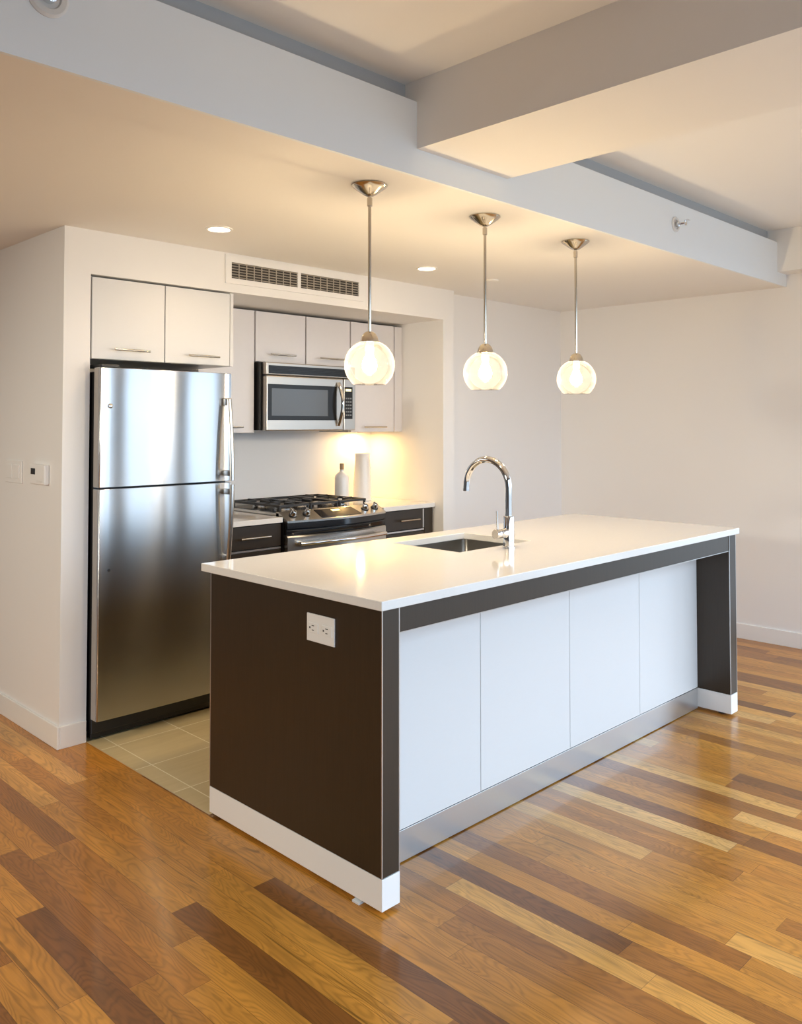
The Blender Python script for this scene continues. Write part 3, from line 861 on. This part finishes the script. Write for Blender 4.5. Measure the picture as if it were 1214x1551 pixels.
# ------------------------------------------------------------------ bottle and vase
bo = thing('bottle', (1.995, 2.46, 0.9145), 'small white bottle with a tan stopper behind the range grates', 'bottle')
bm = bmesh.new(); lathe(bm, [(0.044, 0.0), (0.048, 0.004), (0.048, 0.160), (0.044, 0.176), (0.030, 0.192), (0.017, 0.202), (0.015, 0.215)], (1.995, 2.46, 0.9145), 36)
obj('body', bm, M['ceramic'], bo, smooth=True)
bm = bmesh.new(); lathe(bm, [(0.0135, 0.2152), (0.0145, 0.222), (0.0145, 0.252), (0.012, 0.256)], (1.995, 2.46, 0.9145), 24)
obj('stopper', bm, M['cork'], bo, smooth=True, label='tan stopper')
bm = bmesh.new()
lathe(bm, [(0.060, 0.0), (0.064, 0.004), (0.062, 0.10), (0.054, 0.24), (0.050, 0.29), (0.052, 0.318), (0.049, 0.320), (0.046, 0.29), (0.050, 0.2), (0.056, 0.05)], (2.172, 2.45, 0.9145), 40)
tag(obj('vase', bm, M['ceramic'], smooth=True), 'tall tapering white vase on the worktop in the alcove corner', 'vase')

# ------------------------------------------------------------------ air grille on the header
vg = thing('air_grille', (1.205, YW, 2.166), 'white rectangular air grille with two louvred panels, high on the header wall', 'vent')
gx0, gx1, gz0, gz1 = 0.72, 1.69, 2.166, 2.316
LP = [(0.755, 1.190), (1.212, 1.650)]
lz0, lz1 = 2.194, 2.278
fr_ = [(gx0, gx1, gz0, lz0), (gx0, gx1, lz1, gz1), (gx0, LP[0][0], lz0, lz1), (LP[0][1], LP[1][0], lz0, lz1), (LP[1][1], gx1, lz0, lz1)]
obj('frame', boxes([(a, b, YW - 0.010, YW - 0.0004, c, d) for a, b, c, d in fr_]), M['wall'], vg)
for a, b in LP:
    lp = obj('louvre_panel', B(a, b, YW - 0.0012, YW - 0.0004, lz0, lz1), pmat('duct_shade', (0.05, 0.042, 0.035), 0.7), vg)  # flat dark sheet stands in for the shaded recess behind the slats
    bm = bmesh.new()
    for k in range(6):
        z = lz0 + 0.007 + k * 0.0142
        vs = [bm.verts.new(p) for p in ((a, YW - 0.0085, z - 0.002), (b, YW - 0.0085, z - 0.002), (b, YW - 0.002, z + 0.003), (a, YW - 0.002, z + 0.003), (a, YW - 0.0085, z - 0.0005), (b, YW - 0.0085, z - 0.0005), (b, YW - 0.002, z + 0.0045), (a, YW - 0.002, z + 0.0045))]
        for f in ((0, 1, 2, 3), (7, 6, 5, 4), (0, 4, 5, 1), (2, 6, 7, 3), (0, 3, 7, 4), (1, 5, 6, 2)): bm.faces.new([vs[i] for i in f])
    for k in range(1, 9):
        x = a + (b - a) * k / 9
        box(bm, x - 0.002, x + 0.002, YW - 0.0075, YW - 0.002, lz0, lz1)
    obj('slats', bm, pmat('grille_grey', (0.45, 0.40, 0.34), 0.5), lp)

# ------------------------------------------------------------------ wall plates
XW = -0.124
sw = thing('light_switch', (XW, 2.463, 1.20), 'beige wall switch plate on the left wall, further from the corner', 'switch')
obj('cover_plate', B(XW - 0.008, XW - 0.0003, 2.362, 2.566, 1.146, 1.256, bev=0.003), M['wall'], sw)
for y0 in (2.385, 2.475):
    obj('rocker', B(XW - 0.012, XW - 0.0075, y0, y0 + 0.068, 1.168, 1.236, bev=0.002), M['wall'], sw)
th = thing('thermostat', (XW, 2.142, 1.20), 'small thermostat with a black display on the left wall by the corner', 'thermostat')
obj('housing', B(XW - 0.024, XW - 0.0003, 2.056, 2.226, 1.154, 1.247, bev=0.006), M['wall'], th)
obj('display', B(XW - 0.0250, XW - 0.0235, 2.160, 2.208, 1.200, 1.228), M['black'], th)
obj('button_strip', B(XW - 0.0255, XW - 0.0235, 2.075, 2.14, 1.165, 1.175, bev=0.0008), M['plastic'], th)

# ------------------------------------------------------------------ pendant lamps
PEN = [(0.402, 0.485, 'nearest glass globe pendant lamp, hanging over the near end of the island, before the microwave'),
       (1.078, 0.485, 'middle glass globe pendant lamp, hanging over the island sink and faucet'),
       (1.774, 0.485, 'farthest glass globe pendant lamp, hanging over the far end of the island')]
px, py, plab = PEN[0]
pd = thing('pendant_lamp', (px, py, ZK), plab, 'pendant lamp', 'globe pendant lamps over the island')
GZ, GR = 1.652, 0.094
bm = bmesh.new(); lathe(bm, [(0.066, -0.0004), (0.067, -0.004), (0.064, -0.008), (0.054, -0.016), (0.036, -0.029), (0.022, -0.038), (0.012, -0.043)], (px, py, ZK), 40)
obj('canopy', bm, M['nickel'], pd, smooth=True)
bm = bmesh.new(); tube(bm, [(px, py, ZK - 0.04), (px, py, 1.772)], 0.0062, 14)
rod = obj('rod', bm, M['nickel'], pd, smooth=True)
bm = bmesh.new(); lathe(bm, [(0.010, 0), (0.010, -0.03)], (px, py, ZK - 0.05), 16)
obj('coupling', bm, M['nickel'], rod, smooth=True)
bm = bmesh.new(); lathe(bm, [(0.008, 0.040), (0.014, 0.0385), (0.022, 0.033), (0.029, 0.022), (0.034, 0.008), (0.035, 0.0), (0.032, -0.002)], (px, py, 1.7365), 32)
cap = obj('socket_cap', bm, M['nickel'], pd, smooth=True)
bm = bmesh.new(); lathe(bm, [(0.017, 0.0), (0.017, -0.028), (0.0135, -0.034)], (px, py, 1.736), 20)
obj('socket', bm, M['plastic'], cap, smooth=True)
bm = bmesh.new()
pr = []
a0, a1 = math.asin(0.040 / GR), PI - math.asin(0.060 / GR)
for k in range(25):
    a = a0 + (a1 - a0) * k / 24
    pr.append((GR * math.sin(a), GR * math.cos(a)))
lathe(bm, pr, (px, py, GZ), 48, cap0=False, cap1=False)
obj('glass_globe', bm, M['glass'], pd, smooth=True, label='seeded clear glass globe')
bm = bmesh.new(); lathe(bm, [(0.012, 0.050), (0.014, 0.036), (0.024, 0.016), (0.028, -0.002), (0.025, -0.018), (0.014, -0.029), (0.004, -0.032)], (px, py, GZ), 20)
obj('bulb', bm, M['bulb'], pd, smooth=True, label='glowing warm bulb')
for x, y, lab in PEN[1:]:
    c = copy_tree(pd); c.location = (x, y, ZK); c['label'] = lab

# ------------------------------------------------------------------ recessed downlights and ceiling fittings
DL = [(0.404, 1.495, 'round recessed downlight in the kitchen ceiling, above the refrigerator end'), (1.790, 1.493, 'round recessed downlight in the kitchen ceiling, between the nearest and middle pendants')]
x, y, lab = DL[0]
dl = thing('downlight', (x, y, ZK), lab, 'ceiling light', 'recessed downlights in the kitchen ceiling')
bm = bmesh.new(); lathe(bm, [(0.062, -0.0004), (0.061, -0.004), (0.050, -0.005), (0.047, -0.0008)], (x, y, ZK), 40, cap0=False, cap1=False)
obj('trim_ring', bm, M['trim'], dl, smooth=True)
bm = bmesh.new(); lathe(bm, [(0.048, -0.0012), (0.030, -0.0032), (0.005, -0.004)], (x, y, ZK), 32)
obj('lens', bm, M['lens'], dl, smooth=True)
c = copy_tree(dl); c.location = (DL[1][0], DL[1][1], ZK); c['label'] = DL[1][2]
for x, y, _ in DL:
    lamp('SPOT', 'downlight_beam', (x, y, ZK - 0.008), SPOT_W, (1.0, 0.72, 0.45), size=0.045, spot=150, blend=0.8)

bm = bmesh.new(); lathe(bm, [(0.040, -0.0004), (0.040, -0.008), (0.034, -0.011), (0.004, -0.012)], (2.36, 1.472, ZK), 32)
tag(obj('sprinkler_cover', bm, M['ceiling'], smooth=True), 'small round sprinkler cover disc on the kitchen ceiling, right of the middle pendant rod', 'sprinkler')

def sidewall_sprinkler(x, z, rp, label):
    r = thing('fire_sprinkler', (x, YS0, z), label, 'sprinkler')
    bm = bmesh.new(); lathe(bm, [(rp, -0.0004), (rp, -0.004), (rp * 0.88, -0.009), (rp * 0.62, -0.008), (rp * 0.56, -0.003)], (x, YS0, z), 36, ax='y', cap1=True)
    obj('escutcheon', bm, M['plastic'], r, smooth=True)
    bm = bmesh.new()
    lathe(bm, [(rp * 0.36, -0.003), (rp * 0.36, -0.022), (rp * 0.22, -0.026)], (x, YS0, z), 24, ax='y')
    for s in (-1, 1):
        tube(bm, [(x + s * rp * 0.26, YS0 - 0.02, z), (x + s * rp * 0.34, YS0 - 0.036, z), (x + s * rp * 0.1, YS0 - 0.056, z)], rp * 0.07, 8)
    obj('frame_arms', bm, M['chrome'], r, smooth=True)
    bm = bmesh.new()
    lathe(bm, [(rp * 0.34, -0.056), (rp * 0.36, -0.059), (rp * 0.1, -0.061)], (x, YS0, z), 20, ax='y')
    box(bm, x - rp * 0.34, x + rp * 0.34, YS0 - 0.075, YS0 - 0.054, z + rp * 0.26, z + rp * 0.33)
    obj('deflector', bm, M['chrome'], r, smooth=True)
    bm = bmesh.new(); lathe(bm, [(rp * 0.08, -0.026), (rp * 0.08, -0.055)], (x, YS0, z), 10, ax='y')
    obj('glass_bulb', bm, pmat('sprinkler_bulb', (0.12, 0.03, 0.02), 0.1), r, smooth=True)
sidewall_sprinkler(-0.884, 2.497, 0.052, 'chrome sidewall sprinkler in a white ring, at the near end of the dropped ceiling face')
sidewall_sprinkler(2.40, 2.478, 0.040, 'small sidewall sprinkler at the far end of the dropped ceiling face')
